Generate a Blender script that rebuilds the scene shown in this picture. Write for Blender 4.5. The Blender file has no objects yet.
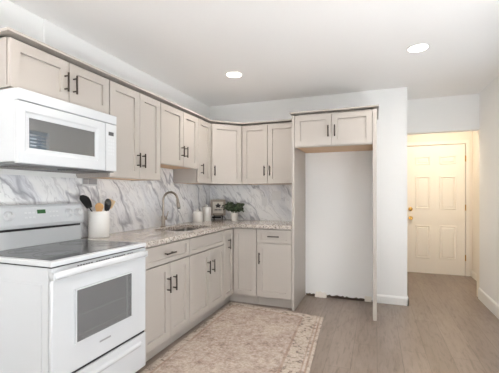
import bpy, bmesh, math, random
from mathutils import Vector, Matrix
random.seed(7)
S = bpy.context.scene
C = S.collection

def srgb(r, g, b):
    f = lambda v: (v / 255 / 12.92) if v / 255 <= 0.04045 else ((v / 255 + 0.055) / 1.055) ** 2.4
    return (f(r), f(g), f(b), 1.0)

# ------------------------------------------------------------------ camera
cam_data = bpy.data.cameras.new('camera')
cam = bpy.data.objects.new('camera', cam_data); C.objects.link(cam)
cam.location = (2.148, -4.198, 1.247)
cam.rotation_euler = (math.pi / 2, 0, 0.3554)
cam_data.sensor_width = 36.0
cam_data.lens = 339.3 / 499 * 36.0
cam_data.shift_y = 8.2 / 499
cam_data.clip_start = 0.05
S.camera = cam

# ------------------------------------------------------------------ world, daylight, exposure
W = bpy.data.worlds.new('world'); S.world = W; W.use_nodes = True
bgn = W.node_tree.nodes['Background']
sky = W.node_tree.nodes.new('ShaderNodeTexSky')
sky.sky_type = 'HOSEK_WILKIE'; sky.sun_direction = (0.6, 0.3, 0.74); sky.turbidity = 4.0
W.node_tree.links.new(sky.outputs[0], bgn.inputs[0])
bgn.inputs[1].default_value = 0.6

def area(name, loc, aim, sx, sy, power, col, shape='RECTANGLE', spread=180):
    l = bpy.data.lights.new(name, 'AREA'); l.shape = shape; l.size = sx; l.size_y = sy
    l.energy = power; l.color = col; l.spread = math.radians(spread)
    o = bpy.data.objects.new(name, l); C.objects.link(o); o.location = loc
    o.rotation_euler = Vector(aim).to_track_quat('-Z', 'Y').to_euler()
    return o
# daylight at the blind window; the other two are added unseen fill, aimed upward
area('added_fill_rear', (1.75, -7.6, 0.75), (0, 1, 4.0), 2.6, 1.8, 1050, (0.95, 0.98, 1.0))  # added fill behind the viewer, tilted up to brighten the ceiling
area('daylight_side', (3.50, -1.02, 1.58), (-1, 0, 0.0), 1.1, 1.2, 7, (0.88, 0.95, 1.0))
area('added_fill_right', (4.05, -3.05, 0.55), (-1, 0, 2.4), 1.2, 2.6, 125, (0.95, 0.98, 1.0))  # added fill beside the viewer, lifts the ceiling and left cabinets
LAMPS = [(0.81, -1.042), (2.478, -1.083), (0.81, -3.3), (2.478, -3.3), (0.81, -5.4), (2.478, -5.4)]
LAMP_POWER = [6.2, 6.2, 5.6, 5.6, 5.6, 5.6]
WARM = (1.0, 0.93, 0.85)
HALL_POWER = 6.2
HALL_WARM = (1.0, 0.92, 0.78)

S.view_settings.view_transform = 'Standard'
S.view_settings.look = 'None'
S.view_settings.gamma = 1.0
S.view_settings.use_curve_mapping = False
S.view_settings.exposure = 0.45
S.cycles.max_bounces = 12
S.cycles.diffuse_bounces = 6
S.cycles.sample_clamp_indirect = 6.0

# ------------------------------------------------------------------ materials
def mat(name, col, rough=0.5, metal=0.0, spec=0.5, emit=None, es=0.0):
    m = bpy.data.materials.new(name); m.use_nodes = True
    b = m.node_tree.nodes['Principled BSDF']
    b.inputs['Base Color'].default_value = col
    b.inputs['Roughness'].default_value = rough
    b.inputs['Metallic'].default_value = metal
    b.inputs['Specular IOR Level'].default_value = spec
    if emit:
        b.inputs['Emission Color'].default_value = emit
        b.inputs['Emission Strength'].default_value = es
    return m

class NT:
    """small node-graph helper"""
    def __init__(s, m):
        s.t = m.node_tree; s.b = s.t.nodes['Principled BSDF']
    def n(s, typ, **kw):
        x = s.t.nodes.new(typ)
        for k, v in kw.items():
            if k.startswith('i_'):
                key = k[2:]
                x.inputs[int(key) if key.isdigit() else key.replace('_', ' ')].default_value = v
            else: setattr(x, k, v)
        return x
    def l(s, a, b): s.t.links.new(a, b)
    def math(s, op, a, b=None, c=None):
        x = s.t.nodes.new('ShaderNodeMath'); x.operation = op
        for i, v in enumerate((a, b, c)):
            if v is None: continue
            if isinstance(v, (int, float)): x.inputs[i].default_value = v
            else: s.l(v, x.inputs[i])
        return x.outputs[0]
    def ramp(s, fac, stops):
        r = s.t.nodes.new('ShaderNodeValToRGB'); e = r.color_ramp.elements
        while len(e) > 1: e.remove(e[-1])
        e[0].position, e[0].color = stops[0]
        for p, c in stops[1:]:
            q = e.new(p); q.color = c
        s.l(fac, r.inputs[0]); return r.outputs[0]
    def mix(s, fac, a, b, mode='MIX'):
        x = s.t.nodes.new('ShaderNodeMix'); x.data_type = 'RGBA'; x.blend_type = mode
        for sock, v in ((x.inputs[0], fac), (x.inputs[6], a), (x.inputs[7], b)):
            if isinstance(v, (int, float, tuple)): sock.default_value = v
            else: s.l(v, sock)
        return x.outputs[2]
    def coord(s):
        tc = s.n('ShaderNodeTexCoord'); sp = s.n('ShaderNodeSeparateXYZ')
        s.l(tc.outputs['Object'], sp.inputs[0])
        return tc.outputs['Object'], sp.outputs[0], sp.outputs[1], sp.outputs[2]
    def comb(s, x, y, z):
        c = s.n('ShaderNodeCombineXYZ')
        for i, v in enumerate((x, y, z)):
            if isinstance(v, (int, float)): c.inputs[i].default_value = v
            else: s.l(v, c.inputs[i])
        return c.outputs[0]
    def noise(s, vec, scale, detail=3, rough=0.55, dist=0.0):
        x = s.n('ShaderNodeTexNoise'); s.l(vec, x.inputs['Vector'])
        x.inputs['Scale'].default_value = scale; x.inputs['Detail'].default_value = detail
        x.inputs['Roughness'].default_value = rough; x.inputs['Distortion'].default_value = dist
        return x.outputs['Fac']

def plaster(name, col, amp=0.03):
    m = mat(name, col, 0.75, spec=0.25); g = NT(m); o, x, y, z = g.coord()
    f = g.noise(o, 60, 3)
    bp = g.n('ShaderNodeBump'); bp.inputs['Strength'].default_value = amp; bp.inputs['Distance'].default_value = 0.01
    g.l(f, bp.inputs['Height']); g.l(bp.outputs[0], g.b.inputs['Normal'])
    return m

M = {}
M['wall'] = plaster('wall_paint', srgb(241, 241, 240))
M['ceiling'] = plaster('ceiling_paint', srgb(244, 243, 242))
M['trim'] = mat('trim_paint', srgb(240, 240, 238), 0.4)
M['hall_paint'] = plaster('hall_paint', srgb(240, 232, 220))
M['door_paint'] = mat('door_paint', srgb(242, 236, 226), 0.4)
M['cab'] = mat('cabinet_paint', srgb(178, 171, 164), 0.42)
M['cab_wood'] = mat('unfinished_plywood', srgb(205, 172, 138), 0.6)
M['bronze'] = mat('dark_bronze', srgb(62, 54, 48), 0.35, 0.8)
M['white_enamel'] = mat('white_enamel', srgb(207, 210, 213), 0.18)
M['white_plastic'] = mat('white_plastic', srgb(207, 209, 211), 0.35)
M['plate'] = mat('outlet_plate', srgb(222, 222, 223), 0.4)
M['grey_plastic'] = mat('grey_plastic', srgb(150, 150, 152), 0.4)
M['dark'] = mat('dark_gap', srgb(28, 28, 30), 0.6)
M['black_glass'] = mat('cooktop_glass', srgb(66, 67, 70), 0.10, spec=0.9)
M['mw_glass'] = mat('microwave_glass', srgb(84, 86, 89), 0.0, spec=1.0)
M['mw_glass'].node_tree.nodes['Principled BSDF'].inputs['IOR'].default_value = 2.1
M['oven_glass'] = mat('oven_glass', srgb(122, 123, 124), 0.10, spec=0.6)
M['oven_glass'].node_tree.nodes['Principled BSDF'].inputs['Alpha'].default_value = 0.40
M['oven_inside'] = mat('oven_inside', srgb(172, 172, 173), 0.6)
M['burner'] = mat('burner_mark', srgb(95, 96, 99), 0.2)
M['vent'] = mat('vent_grey', srgb(112, 114, 116), 0.45, 0.3)
M['steel'] = mat('brushed_steel', srgb(134, 130, 126), 0.3, 1.0)
M['nickel'] = mat('brushed_nickel', srgb(150, 140, 130), 0.3, 1.0)
M['brass'] = mat('polished_brass', srgb(214, 170, 92), 0.25, 1.0)
M['ceramic'] = mat('white_ceramic', srgb(240, 238, 234), 0.25)
M['wax'] = mat('white_wax', srgb(240, 236, 230), 0.5)
M['black_nylon'] = mat('black_nylon', srgb(28, 27, 27), 0.35)
M['spoon_wood'] = mat('beech_wood', srgb(204, 160, 108), 0.55)
M['spoon_pale'] = mat('pale_wood', srgb(224, 198, 158), 0.55)
M['frame_wood'] = mat('weathered_frame', srgb(182, 170, 157), 0.6)
M['card'] = mat('card', srgb(234, 228, 218), 0.6)
M['ink'] = mat('ink', srgb(52, 46, 44), 0.6)
M['black_metal'] = mat('black_metal', srgb(48, 44, 42), 0.4, 0.5)
M['soil'] = mat('soil', srgb(60, 48, 38), 0.9)
M['stem'] = mat('plant_stem', srgb(84, 98, 62), 0.6)
M['blind'] = mat('blind_slat', srgb(214, 226, 236), 0.4)
_b = M['blind'].node_tree; _t = _b.nodes.new('ShaderNodeBsdfTranslucent'); _t.inputs[0].default_value = srgb(196, 222, 236)
_m = _b.nodes.new('ShaderNodeMixShader'); _m.inputs[0].default_value = 0.55
_b.links.new(_b.nodes['Principled BSDF'].outputs[0], _m.inputs[1]); _b.links.new(_t.outputs[0], _m.inputs[2])
_b.links.new(_m.outputs[0], _b.nodes['Material Output'].inputs[0])
M['display'] = mat('green_display', srgb(34, 62, 40), 0.25, emit=srgb(90, 170, 90), es=0.12)
M['mw_display'] = mat('dark_display', srgb(88, 90, 92), 0.2)
M['lens'] = mat('lamp_lens', srgb(255, 250, 240), 0.4, emit=srgb(255, 246, 232), es=6.0)
M['hall_lens'] = mat('hall_lens', srgb(255, 244, 224), 0.4, emit=srgb(255, 236, 205), es=1.2)
M['glass'] = mat('window_glass', (1, 1, 1, 1), 0.0)
M['glass'].node_tree.nodes['Principled BSDF'].inputs['Transmission Weight'].default_value = 1.0
M['bare'] = mat('bare_wall_base', srgb(74, 62, 54), 0.9)
M['rubble'] = mat('broken_plaster', srgb(226, 220, 212), 0.85)

# leaf: two greens
m = mat('leaf', srgb(64, 92, 54), 0.45); g = NT(m); o, x, y, z = g.coord()
g.l(g.ramp(g.noise(o, 28, 2), [(0.35, srgb(42, 54, 40)), (0.68, srgb(94, 108, 82))]), g.b.inputs['Base Color'])
M['leaf'] = m

# cabinets' painted wood gets a very faint tooth
g = NT(M['cab']); o, x, y, z = g.coord()
bp = g.n('ShaderNodeBump'); bp.inputs['Strength'].default_value = 0.02; bp.inputs['Distance'].default_value = 0.004
g.l(g.noise(o, 140, 2), bp.inputs['Height']); g.l(bp.outputs[0], g.b.inputs['Normal'])

# marble splashback
m = mat('marble', srgb(220, 220, 222), 0.22); g = NT(m); o, x, y, z = g.coord()
s_ = g.math('ADD', x, y)
wob = g.noise(g.comb(s_, z, 0.3), 3.2, 4)
a_ = g.math('SUBTRACT', g.math('MULTIPLY', s_, 0.60), g.math('MULTIPLY', z, 0.80))
b_ = g.math('ADD', g.math('MULTIPLY', s_, 0.80), g.math('MULTIPLY', z, 0.60))
b2 = g.math('ADD', b_, g.math('MULTIPLY', wob, 0.17))
v1 = g.noise(g.comb(g.math('MULTIPLY', a_, 1.1), g.math('MULTIPLY', b2, 5.2), 0.0), 1.0, 5, 0.6, 0.5)
v2 = g.noise(g.comb(g.math('MULTIPLY', a_, 1.3), g.math('MULTIPLY', b2, 4.2), 4.7), 1.0, 3, 0.5, 0.2)
v3 = g.noise(g.comb(g.math('MULTIPLY', a_, 3.0), g.math('MULTIPLY', b2, 14.0), 2.1), 1.0, 4, 0.6, 0.5)
base = g.ramp(v1, [(0.26, srgb(206, 208, 214)), (0.40, srgb(234, 235, 238)), (0.55, srgb(247, 247, 247))])
ridge = g.math('ABSOLUTE', g.math('SUBTRACT', v2, 0.5))
base = g.mix(g.ramp(ridge, [(0.0, (0.75,) * 3 + (1,)), (0.012, (0.5,) * 3 + (1,)), (0.035, (0, 0, 0, 1))]), base, srgb(138, 138, 148))
r3 = g.math('ABSOLUTE', g.math('SUBTRACT', v3, 0.5))
base = g.mix(g.ramp(r3, [(0.0, (0.38,) * 3 + (1,)), (0.03, (0, 0, 0, 1))]), base, srgb(160, 156, 162))
g.l(base, g.b.inputs['Base Color']); M['marble'] = m

# granite worktop
m = mat('granite', srgb(200, 190, 180), 0.14); g = NT(m); o, x, y, z = g.coord()
n1 = g.noise(o, 34, 4, 0.65); n2 = g.noise(o, 80, 3, 0.7)
vo = g.n('ShaderNodeTexVoronoi'); g.l(o, vo.inputs['Vector']); vo.inputs['Scale'].default_value = 120
base = g.ramp(n1, [(0.30, srgb(146, 135, 126)), (0.46, srgb(184, 173, 164)), (0.64, srgb(204, 196, 188))])
base = g.mix(g.ramp(n2, [(0.56, (0, 0, 0, 1)), (0.66, (0.7,) * 3 + (1,))]), base, srgb(128, 112, 102))
sepc = g.n('ShaderNodeSeparateXYZ'); g.l(vo.outputs['Color'], sepc.inputs[0])
base = g.mix(g.ramp(sepc.outputs[0], [(0.76, (0, 0, 0, 1)), (0.82, (0.85,) * 3 + (1,))]), base, srgb(84, 76, 74))
base = g.mix(g.ramp(sepc.outputs[1], [(0.82, (0, 0, 0, 1)), (0.88, (0.6,) * 3 + (1,))]), base, srgb(212, 205, 196))
g.l(base, g.b.inputs['Base Color']); M['granite'] = m

# wood-look plank floor, planks run towards the hall
m = mat('plank_floor', srgb(150, 134, 122), 0.30); g = NT(m); o, x, y, z = g.coord()
br = g.n('ShaderNodeTexBrick'); br.offset = 0.37; br.inputs['Scale'].default_value = 1.0
g.l(g.comb(y, x, 0.0), br.inputs['Vector'])
br.inputs['Brick Width'].default_value = 1.22; br.inputs['Row Height'].default_value = 0.18
br.inputs['Mortar Size'].default_value = 0.0016; br.inputs['Mortar Smooth'].default_value = 0.3
br.inputs['Color1'].default_value = srgb(154, 139, 128); br.inputs['Color2'].default_value = srgb(143, 128, 117)
br.inputs['Mortar'].default_value = srgb(114, 101, 92)
gr = g.noise(g.comb(g.math('MULTIPLY', x, 34), g.math('MULTIPLY', y, 5.0), 0.0), 1.0, 5, 0.7, 0.6)
col = g.mix(0.75, br.outputs['Color'], g.ramp(gr, [(0.28, srgb(168, 160, 156)), (0.5, srgb(238, 236, 234)), (0.75, srgb(255, 255, 255))]), 'MULTIPLY')
bl = g.noise(g.comb(g.math('MULTIPLY', x, 5), g.math('MULTIPLY', y, 1.2), 3.0), 1.0, 3)
col = g.mix(0.5, col, g.ramp(bl, [(0.3, srgb(205, 198, 192)), (0.7, srgb(255, 255, 255))]), 'MULTIPLY')
g.l(col, g.b.inputs['Base Color'])
bp = g.n('ShaderNodeBump'); bp.inputs['Strength'].default_value = 0.12; bp.inputs['Distance'].default_value = 0.003
g.l(gr, bp.inputs['Height']); g.l(bp.outputs[0], g.b.inputs['Normal'])
M['floor'] = m

# faded traditional rug: u = distance in from its right edge (x grows to the right)
m = mat('rug_wool', srgb(186, 166, 150), 0.95, spec=0.1); g = NT(m); o, x, y, z = g.coord()
ux = g.math('SUBTRACT', g.math('ADD', 1.655, g.math('MULTIPLY', g.math('ADD', y, 0.712), -0.055)), x)   # from right edge
uy = g.math('SUBTRACT', g.math('SUBTRACT', -0.585, g.math('MULTIPLY', g.math('SUBTRACT', x, 0.58), 0.12)), y)  # from far edge
ul = g.math('SUBTRACT', x, g.math('ADD', 0.575, g.math('MULTIPLY', g.math('ADD', y, 0.58), -0.02)))
d = g.math('MINIMUM', g.math('MINIMUM', ux, g.math('ADD', uy, 0.10)), g.math('ADD', ul, 0.13))
big = g.noise(o, 3.0, 3); mid = g.noise(o, 15, 4, 0.7); fine = g.noise(o, 60, 3, 0.7)
field = g.ramp(mid, [(0.34, srgb(156, 140, 130)), (0.47, srgb(182, 165, 154)), (0.60, srgb(194, 181, 171)), (0.72, srgb(170, 152, 142))])
vo = g.n('ShaderNodeTexVoronoi'); vo.feature = 'DISTANCE_TO_EDGE'; g.l(o, vo.inputs['Vector']); vo.inputs['Scale'].default_value = 11
field = g.mix(g.ramp(vo.outputs['Distance'], [(0.02, (0.22,) * 3 + (1,)), (0.12, (0, 0, 0, 1))]), field, srgb(142, 120, 110))
border = g.ramp(g.noise(o, 20, 3, 0.6), [(0.40, srgb(196, 184, 172)), (0.54, srgb(190, 176, 164)), (0.61, srgb(126, 114, 108)), (0.72, srgb(194, 182, 170))])
col = g.mix(g.ramp(d, [(0.0, (0, 0, 0, 1)), (0.215, (0, 0, 0, 1)), (0.22, (1, 1, 1, 1))]), border, field)
lines = g.ramp(d, [(0.0, (0, 0, 0, 1)), (0.022, (0, 0, 0, 1)), (0.026, (1, 1, 1, 1)), (0.036, (1, 1, 1, 1)), (0.04, (0, 0, 0, 1)),
                   (0.055, (0, 0, 0, 1)), (0.058, (0.7,) * 3 + (1,)), (0.066, (0.7,) * 3 + (1,)), (0.07, (0, 0, 0, 1)),
                   (0.195, (0, 0, 0, 1)), (0.20, (0.8,) * 3 + (1,)), (0.215, (0.8,) * 3 + (1,)), (0.22, (0, 0, 0, 1))])
col = g.mix(lines, col, srgb(160, 136, 124))
col = g.mix(g.ramp(big, [(0.45, (0, 0, 0, 1)), (0.66, (0.5,) * 3 + (1,))]), col, srgb(202, 190, 178))
col = g.mix(0.6, col, g.ramp(fine, [(0.3, srgb(186, 182, 178)), (0.65, srgb(255, 255, 255))]), 'MULTIPLY')
g.l(col, g.b.inputs['Base Color'])
bp = g.n('ShaderNodeBump'); bp.inputs['Strength'].default_value = 0.4; bp.inputs['Distance'].default_value = 0.003
g.l(g.noise(o, 240, 2), bp.inputs['Height']); g.l(bp.outputs[0], g.b.inputs['Normal'])
M['rug'] = m

# ------------------------------------------------------------------ mesh helpers
Z = Vector((0, 0, 1))
class Fr:
    """a vertical face: origin O, U along its width, N out of it"""
    def __init__(s, O, U, N): s.O, s.U, s.N = Vector(O), Vector(U), Vector(N)
    def p(s, a, b, c=0.0): return s.O + s.U * a + Z * b + s.N * c
LEFT = Fr((0, 0, 0), (0, 1, 0), (1, 0, 0))       # a = y, c = x
BACK = Fr((0, 0, 0), (1, 0, 0), (0, -1, 0))      # a = x, c = -y

class MB:
    def __init__(s): s.bm = bmesh.new()
    def hexa(s, pts):
        v = [s.bm.verts.new(p) for p in pts]
        for f in ((0, 1, 2, 3), (7, 6, 5, 4), (0, 4, 5, 1), (1, 5, 6, 2), (2, 6, 7, 3), (3, 7, 4, 0)):
            s.bm.faces.new([v[i] for i in f])
        return s
    def box(s, x0, y0, z0, x1, y1, z1):
        return s.hexa([(x0, y0, z0), (x0, y1, z0), (x1, y1, z0), (x1, y0, z0), (x0, y0, z1), (x0, y1, z1), (x1, y1, z1), (x1, y0, z1)])
    def fbox(s, F, a0, b0, c0, a1, b1, c1):
        return s.hexa([F.p(a, b, c) for b in (b0, b1) for a, c in ((a0, c0), (a0, c1), (a1, c1), (a1, c0))])
    def prism(s, poly, z0, z1):
        lo = [s.bm.verts.new((p[0], p[1], z0)) for p in poly]; hi = [s.bm.verts.new((p[0], p[1], z1)) for p in poly]
        s.bm.faces.new(lo[::-1]); s.bm.faces.new(hi)
        for i in range(len(poly)):
            j = (i + 1) % len(poly); s.bm.faces.new((lo[i], lo[j], hi[j], hi[i]))
        return s
    def sweep(s, rings, cap=True, closed=False):
        R = [[s.bm.verts.new(p) for p in r] for r in rings]; n = len(R[0])
        for i in range(len(R) - (0 if closed else 1)):
            A, B = R[i], R[(i + 1) % len(R)]
            for j in range(n):
                k = (j + 1) % n; s.bm.faces.new((A[j], A[k], B[k], B[j]))
        if cap and not closed:
            s.bm.faces.new(R[0][::-1]); s.bm.faces.new(R[-1])
        return s
    def tube(s, pts, r, seg=12):
        pts = [Vector(p) for p in pts]; rr = r if isinstance(r, (list, tuple)) else [r] * len(pts)
        t0 = (pts[1] - pts[0]).normalized()
        ref = Vector((0, 0, 1)) if abs(t0.z) < 0.9 else Vector((1, 0, 0))
        side = t0.cross(ref).normalized(); rings = []
        for i, p in enumerate(pts):
            t = (pts[min(i + 1, len(pts) - 1)] - pts[max(i - 1, 0)]).normalized()
            side = (side - t * side.dot(t)).normalized(); up = t.cross(side)
            rings.append([p + (side * math.cos(q) + up * math.sin(q)) * rr[i] for q in [2 * math.pi * k / seg for k in range(seg)]])
        return s.sweep(rings)
    def lathe(s, c, prof, seg=32, axis=None, cap=True):
        c = Vector(c); axis = Vector(axis or (0, 0, 1)).normalized()
        q = axis.to_track_quat('Z', 'Y'); rings = []
        for r, h in prof:
            rings.append([c + q @ Vector((max(r, 1e-4) * math.cos(t), max(r, 1e-4) * math.sin(t), h)) for t in [2 * math.pi * k / seg for k in range(seg)]])
        return s.sweep(rings, cap)
    def shaker(s, F, a0, b0, a1, b1, c0, th=0.019, rail=0.058, rec=0.014, railb=None):
        """framed door or drawer front: flat frame with a recessed flat panel"""
        rb = rail if railb is None else railb
        c1 = c0 + th; P = lambda a, b, c: s.bm.verts.new(F.p(a, b, c))
        rc = lambda ins, insb, c: [P(a0 + ins, b0 + insb, c), P(a1 - ins, b0 + insb, c), P(a1 - ins, b1 - insb, c), P(a0 + ins, b1 - insb, c)]
        bk, e0, fr, i0, i1 = rc(0, 0, c0), rc(0, 0, c1 - 0.002), rc(0.002, 0.002, c1), rc(rail, rb, c1), rc(rail + 0.0015, rb + 0.0015, c1 - rec)
        for A, B in ((bk, e0), (e0, fr), (fr, i0), (i0, i1)):
            for k in range(4): s.bm.faces.new((A[k], A[(k + 1) % 4], B[(k + 1) % 4], B[k]))
        s.bm.faces.new(bk[::-1]); s.bm.faces.new(i1)
        return s
    def pull(s, F, a, b, c0, length, vertical=True, r=0.0062, out=0.032):
        if vertical:
            e0, e1 = F.p(a, b - length / 2, c0 + out), F.p(a, b + length / 2, c0 + out)
            posts = [(F.p(a, b + k * length * 0.34, c0), F.p(a, b + k * length * 0.34, c0 + out)) for k in (-1, 1)]
        else:
            e0, e1 = F.p(a - length / 2, b, c0 + out), F.p(a + length / 2, b, c0 + out)
            posts = [(F.p(a + k * length * 0.34, b, c0), F.p(a + k * length * 0.34, b, c0 + out)) for k in (-1, 1)]
        s.tube([e0, e1], r, 10)
        for p, q in posts: s.tube([p, q], r * 0.8, 8)
        return s

ORG = {}
def link(name, mb, material, parent=None, smooth=False, bevel=0.0):
    bm = mb.bm
    bmesh.ops.recalc_face_normals(bm, faces=bm.faces)
    me = bpy.data.meshes.new(name)
    o = bpy.data.objects.new(name, me); C.objects.link(o)
    if parent is not None:
        root = parent
        while root.parent: root = root.parent
        org = root.location.copy()
        o.parent = parent
        if parent is not root: pass
    else:
        org = Vector((0, 0, 0))
    bmesh.ops.translate(bm, verts=bm.verts, vec=-org)
    if smooth:
        for f in bm.faces: f.smooth = True
        for e in bm.edges:
            if len(e.link_faces) == 2 and e.calc_face_angle(0) > math.radians(38): e.smooth = False
    bm.to_mesh(me); bm.free()
    me.materials.append(M[material] if isinstance(material, str) else material)
    if bevel:
        md = o.modifiers.new('soft_edge', 'BEVEL'); md.width = bevel; md.segments = 2; md.limit_method = 'ANGLE'
        md.angle_limit = math.radians(50)
    return o

def tag(o, label, cat, group=None, kind=None):
    o['label'] = label; o['category'] = cat
    if group: o['group'] = group
    if kind: o['kind'] = kind
    return o
def thing(name, loc, label, cat, group=None):
    o = bpy.data.objects.new(name, None); C.objects.link(o); o.location = loc; o.empty_display_size = 0.1
    return tag(o, label, cat, group)
def struct(name, mb, material, label, cat, **kw):
    return tag(link(name, mb, material, **kw), label, cat, kind='structure')

# ------------------------------------------------------------------ room shell
H = 2.46; XR = 3.3175; YREAR = -6.5; XE = 2.484; YH = 0.577; YD = 1.808; XH = 3.53
struct('floor', MB().box(-0.15, YREAR - 0.15, -0.1, XH + 0.15, YD + 0.15, 0), 'floor', 'grey-brown wood-look plank floor of the kitchen and hall', 'floor')
struct('ceiling', MB().box(-0.15, YREAR - 0.15, H, XH + 0.15, YD + 0.15, H + 0.1), 'ceiling', 'smooth off-white painted ceiling', 'ceiling')
struct('wall_left', MB().box(-0.15, YREAR, 0, 0, 0, H).box(0, -2.497, 2.09, 0.007, -2.300, H), 'wall', 'white painted wall behind the range and sink run', 'wall')
struct('wall_back', MB().box(-0.15, 0, 0, XE, YH, H), 'wall', 'white painted end wall behind the corner cabinets and empty fridge recess', 'wall')
# right wall with its window opening
WY0, WY1, WZ0, WZ1 = -1.62, -0.42, 0.98, 2.18
VY0, VY1, VZ0, VZ1 = -4.3, -1.9, 0.15, 2.36  # opening for the added window beside the viewer
struct('wall_right', MB().box(XR, YREAR, 0, XR + 0.12, VY0, H).box(XR, VY1, 0, XR + 0.12, WY0, H).box(XR, VY0, 0, XR + 0.12, VY1, VZ0).box(XR, VY0, VZ1, XR + 0.12, VY1, H).box(XR, WY1, 0, XR + 0.12, YH, H)
       .box(XR, WY0, 0, XR + 0.12, WY1, WZ0).box(XR, WY0, WZ1, XR + 0.12, WY1, H), 'wall', 'white painted wall along the right side of the room', 'wall')
struct('wall_rear', MB().box(-0.15, YREAR - 0.12, 0, 0.45, YREAR, H).box(3.05, YREAR - 0.12, 0, XR + 0.12, YREAR, H)
       .box(0.45, YREAR - 0.12, 2.4, 3.05, YREAR, H).box(0.45, YREAR - 0.12, 0, 3.05, YREAR, 0.2), 'wall', 'wall facing the kitchen, opened for the added wide window', 'wall')
struct('wall_header', MB().box(XE, YH, 2.03, XH, YH + 0.12, H), 'wall', 'pale grey wall section above the opening into the hall', 'wall')
struct('wall_hall', MB().box(XR, YH + 0.001, 0, XH, YH + 0.12, 2.03).box(XH, YH, 0, XH + 0.12, YD + 0.12, H), 'hall_paint', 'cream lit side wall of the hall beside the door', 'wall')
DX0, DX1, DZ = 2.612, 3.438, 2.026
struct('wall_hall_end', MB().box(XE - 0.12, YD + 0.03, 0, DX0 - 0.012, YD + 0.15, H).box(DX1 + 0.012, YD + 0.03, 0, XH, YD + 0.15, H)
       .box(DX0 - 0.012, YD + 0.03, DZ + 0.012, DX1 + 0.012, YD + 0.15, H), 'hall_paint', 'cream lit wall around the entry door', 'wall')
struct('wall_hall_left', MB().box(XE - 0.12, YH, 0, XE, YD + 0.03, H), 'hall_paint', 'hidden left wall of the hall', 'wall')

def baseboard(name, F, a0, a1, c0, h, label, extra=None, material='trim'):
    mb = MB()
    prof = [(0, 0), (0.014, 0), (0.014, h - 0.02), (0.010, h - 0.008), (0.005, h), (0, h)]
    mb.sweep([[F.p(a, b, c0 + c) for c, b in prof] for a in (a0, a1)])
    if extra: extra(mb, prof)
    return struct(name, mb, material, label, 'baseboard')
endF = Fr((XE, 0, 0), (0, 1, 0), (1, 0, 0))
def wrap(mb, prof):
    mb.sweep([[endF.p(a, b, c) for c, b in prof] for a in (-0.014, YH)])
baseboard('baseboard_back', BACK, 2.162, XE + 0.014, 0.0, 0.095, 'white baseboard on the narrow wall stub beside the fridge recess', wrap)
RIGHTF = Fr((XR, 0, 0), (0, 1, 0), (-1, 0, 0))
baseboard('baseboard_right', RIGHTF, YREAR, YH, 0.0, 0.132, 'tall white baseboard along the right wall')
HALLF = Fr((XH, 0, 0), (0, 1, 0), (-1, 0, 0))
baseboard('baseboard_hall', HALLF, YH + 0.12, YD + 0.03, 0.0, 0.095, 'cream baseboard at the foot of the hall side wall', material='door_paint')

# entry door with six panels
def panel_door():
    t = tag(bpy.data.objects.new('door_1', None), 'cream six-panel entry door at the end of the hall', 'door', kind='structure')
    C.objects.link(t); t.location = (DX0, YD, 0)
    F = Fr((DX0, YD, 0), (1, 0, 0), (0, -1, 0)); w = DX1 - DX0
    mb = MB(); mb.fbox(F, 0.004, 0.008, -0.04, w - 0.004, DZ - 0.004, -0.003)
    leaf = link('door_leaf', mb, 'door_paint', t)
    cols = ((0.135, 0.345), (0.475, 0.705)); rows = ((0.24, 0.765), (1.02, 1.535), (1.72, 1.85))
    for (a0, a1) in cols:
        for (b0, b1) in rows:
            q = MB(); P = lambda a, b, c: q.bm.verts.new(F.p(a, b, c))
            rc = lambda i, c: [P(a0 + i, b0 + i, c), P(a1 - i, b0 + i, c), P(a1 - i, b1 - i, c), P(a0 + i, b1 - i, c)]
            R = [rc(0, -0.003), rc(0.006, 0.007), rc(0.014, 0.007), rc(0.026, -0.0026), rc(0.044, 0.004)]
            for A, B in zip(R, R[1:]):
                for k in range(4): q.bm.faces.new((A[k], A[(k + 1) % 4], B[(k + 1) % 4], B[k]))
            q.bm.faces.new(R[-1]); q.bm.faces.new(R[0][::-1])
            link('door_panel', q, 'door_paint', t)
    for z in (1.017, 0.873):
        k = MB().lathe(F.p(0.064, z, -0.003), [(0.0, 0), (0.03, 0), (0.03, 0.006), (0.012, 0.01), (0.012, 0.03), (0.026, 0.036), (0.029, 0.05), (0.02, 0.062), (0, 0.064)] if z < 0.95 else
                       [(0.0, 0), (0.03, 0), (0.03, 0.012), (0.02, 0.018), (0, 0.019)], 20, (0, -1, 0))
        o = link('door_knob' if z < 0.95 else 'deadbolt', k, 'brass', t, smooth=True)
        o['label'] = 'brass door knob' if z < 0.95 else 'brass deadbolt'
    for z in (0.28, 1.05, 1.80):
        link('hinge', MB().fbox(F, w - 0.006, z - 0.045, -0.008, w + 0.006, z + 0.045, 0.004), 'brass', t)
    link('threshold', MB().fbox(F, 0, 0.0, -0.06, w, 0.007, 0.012), 'frame_wood', t)
    cs = MB()
    cs.fbox(F, -0.07, 0, -0.03, -0.012, DZ + 0.012, -0.012).fbox(F, w + 0.006, 0, -0.03, w + 0.058, DZ + 0.012, -0.012).fbox(F, -0.07, DZ + 0.006, -0.03, w + 0.058, DZ + 0.064, -0.012)
    link('door_casing', cs, 'door_paint', t, bevel=0.003)
panel_door()

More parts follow.
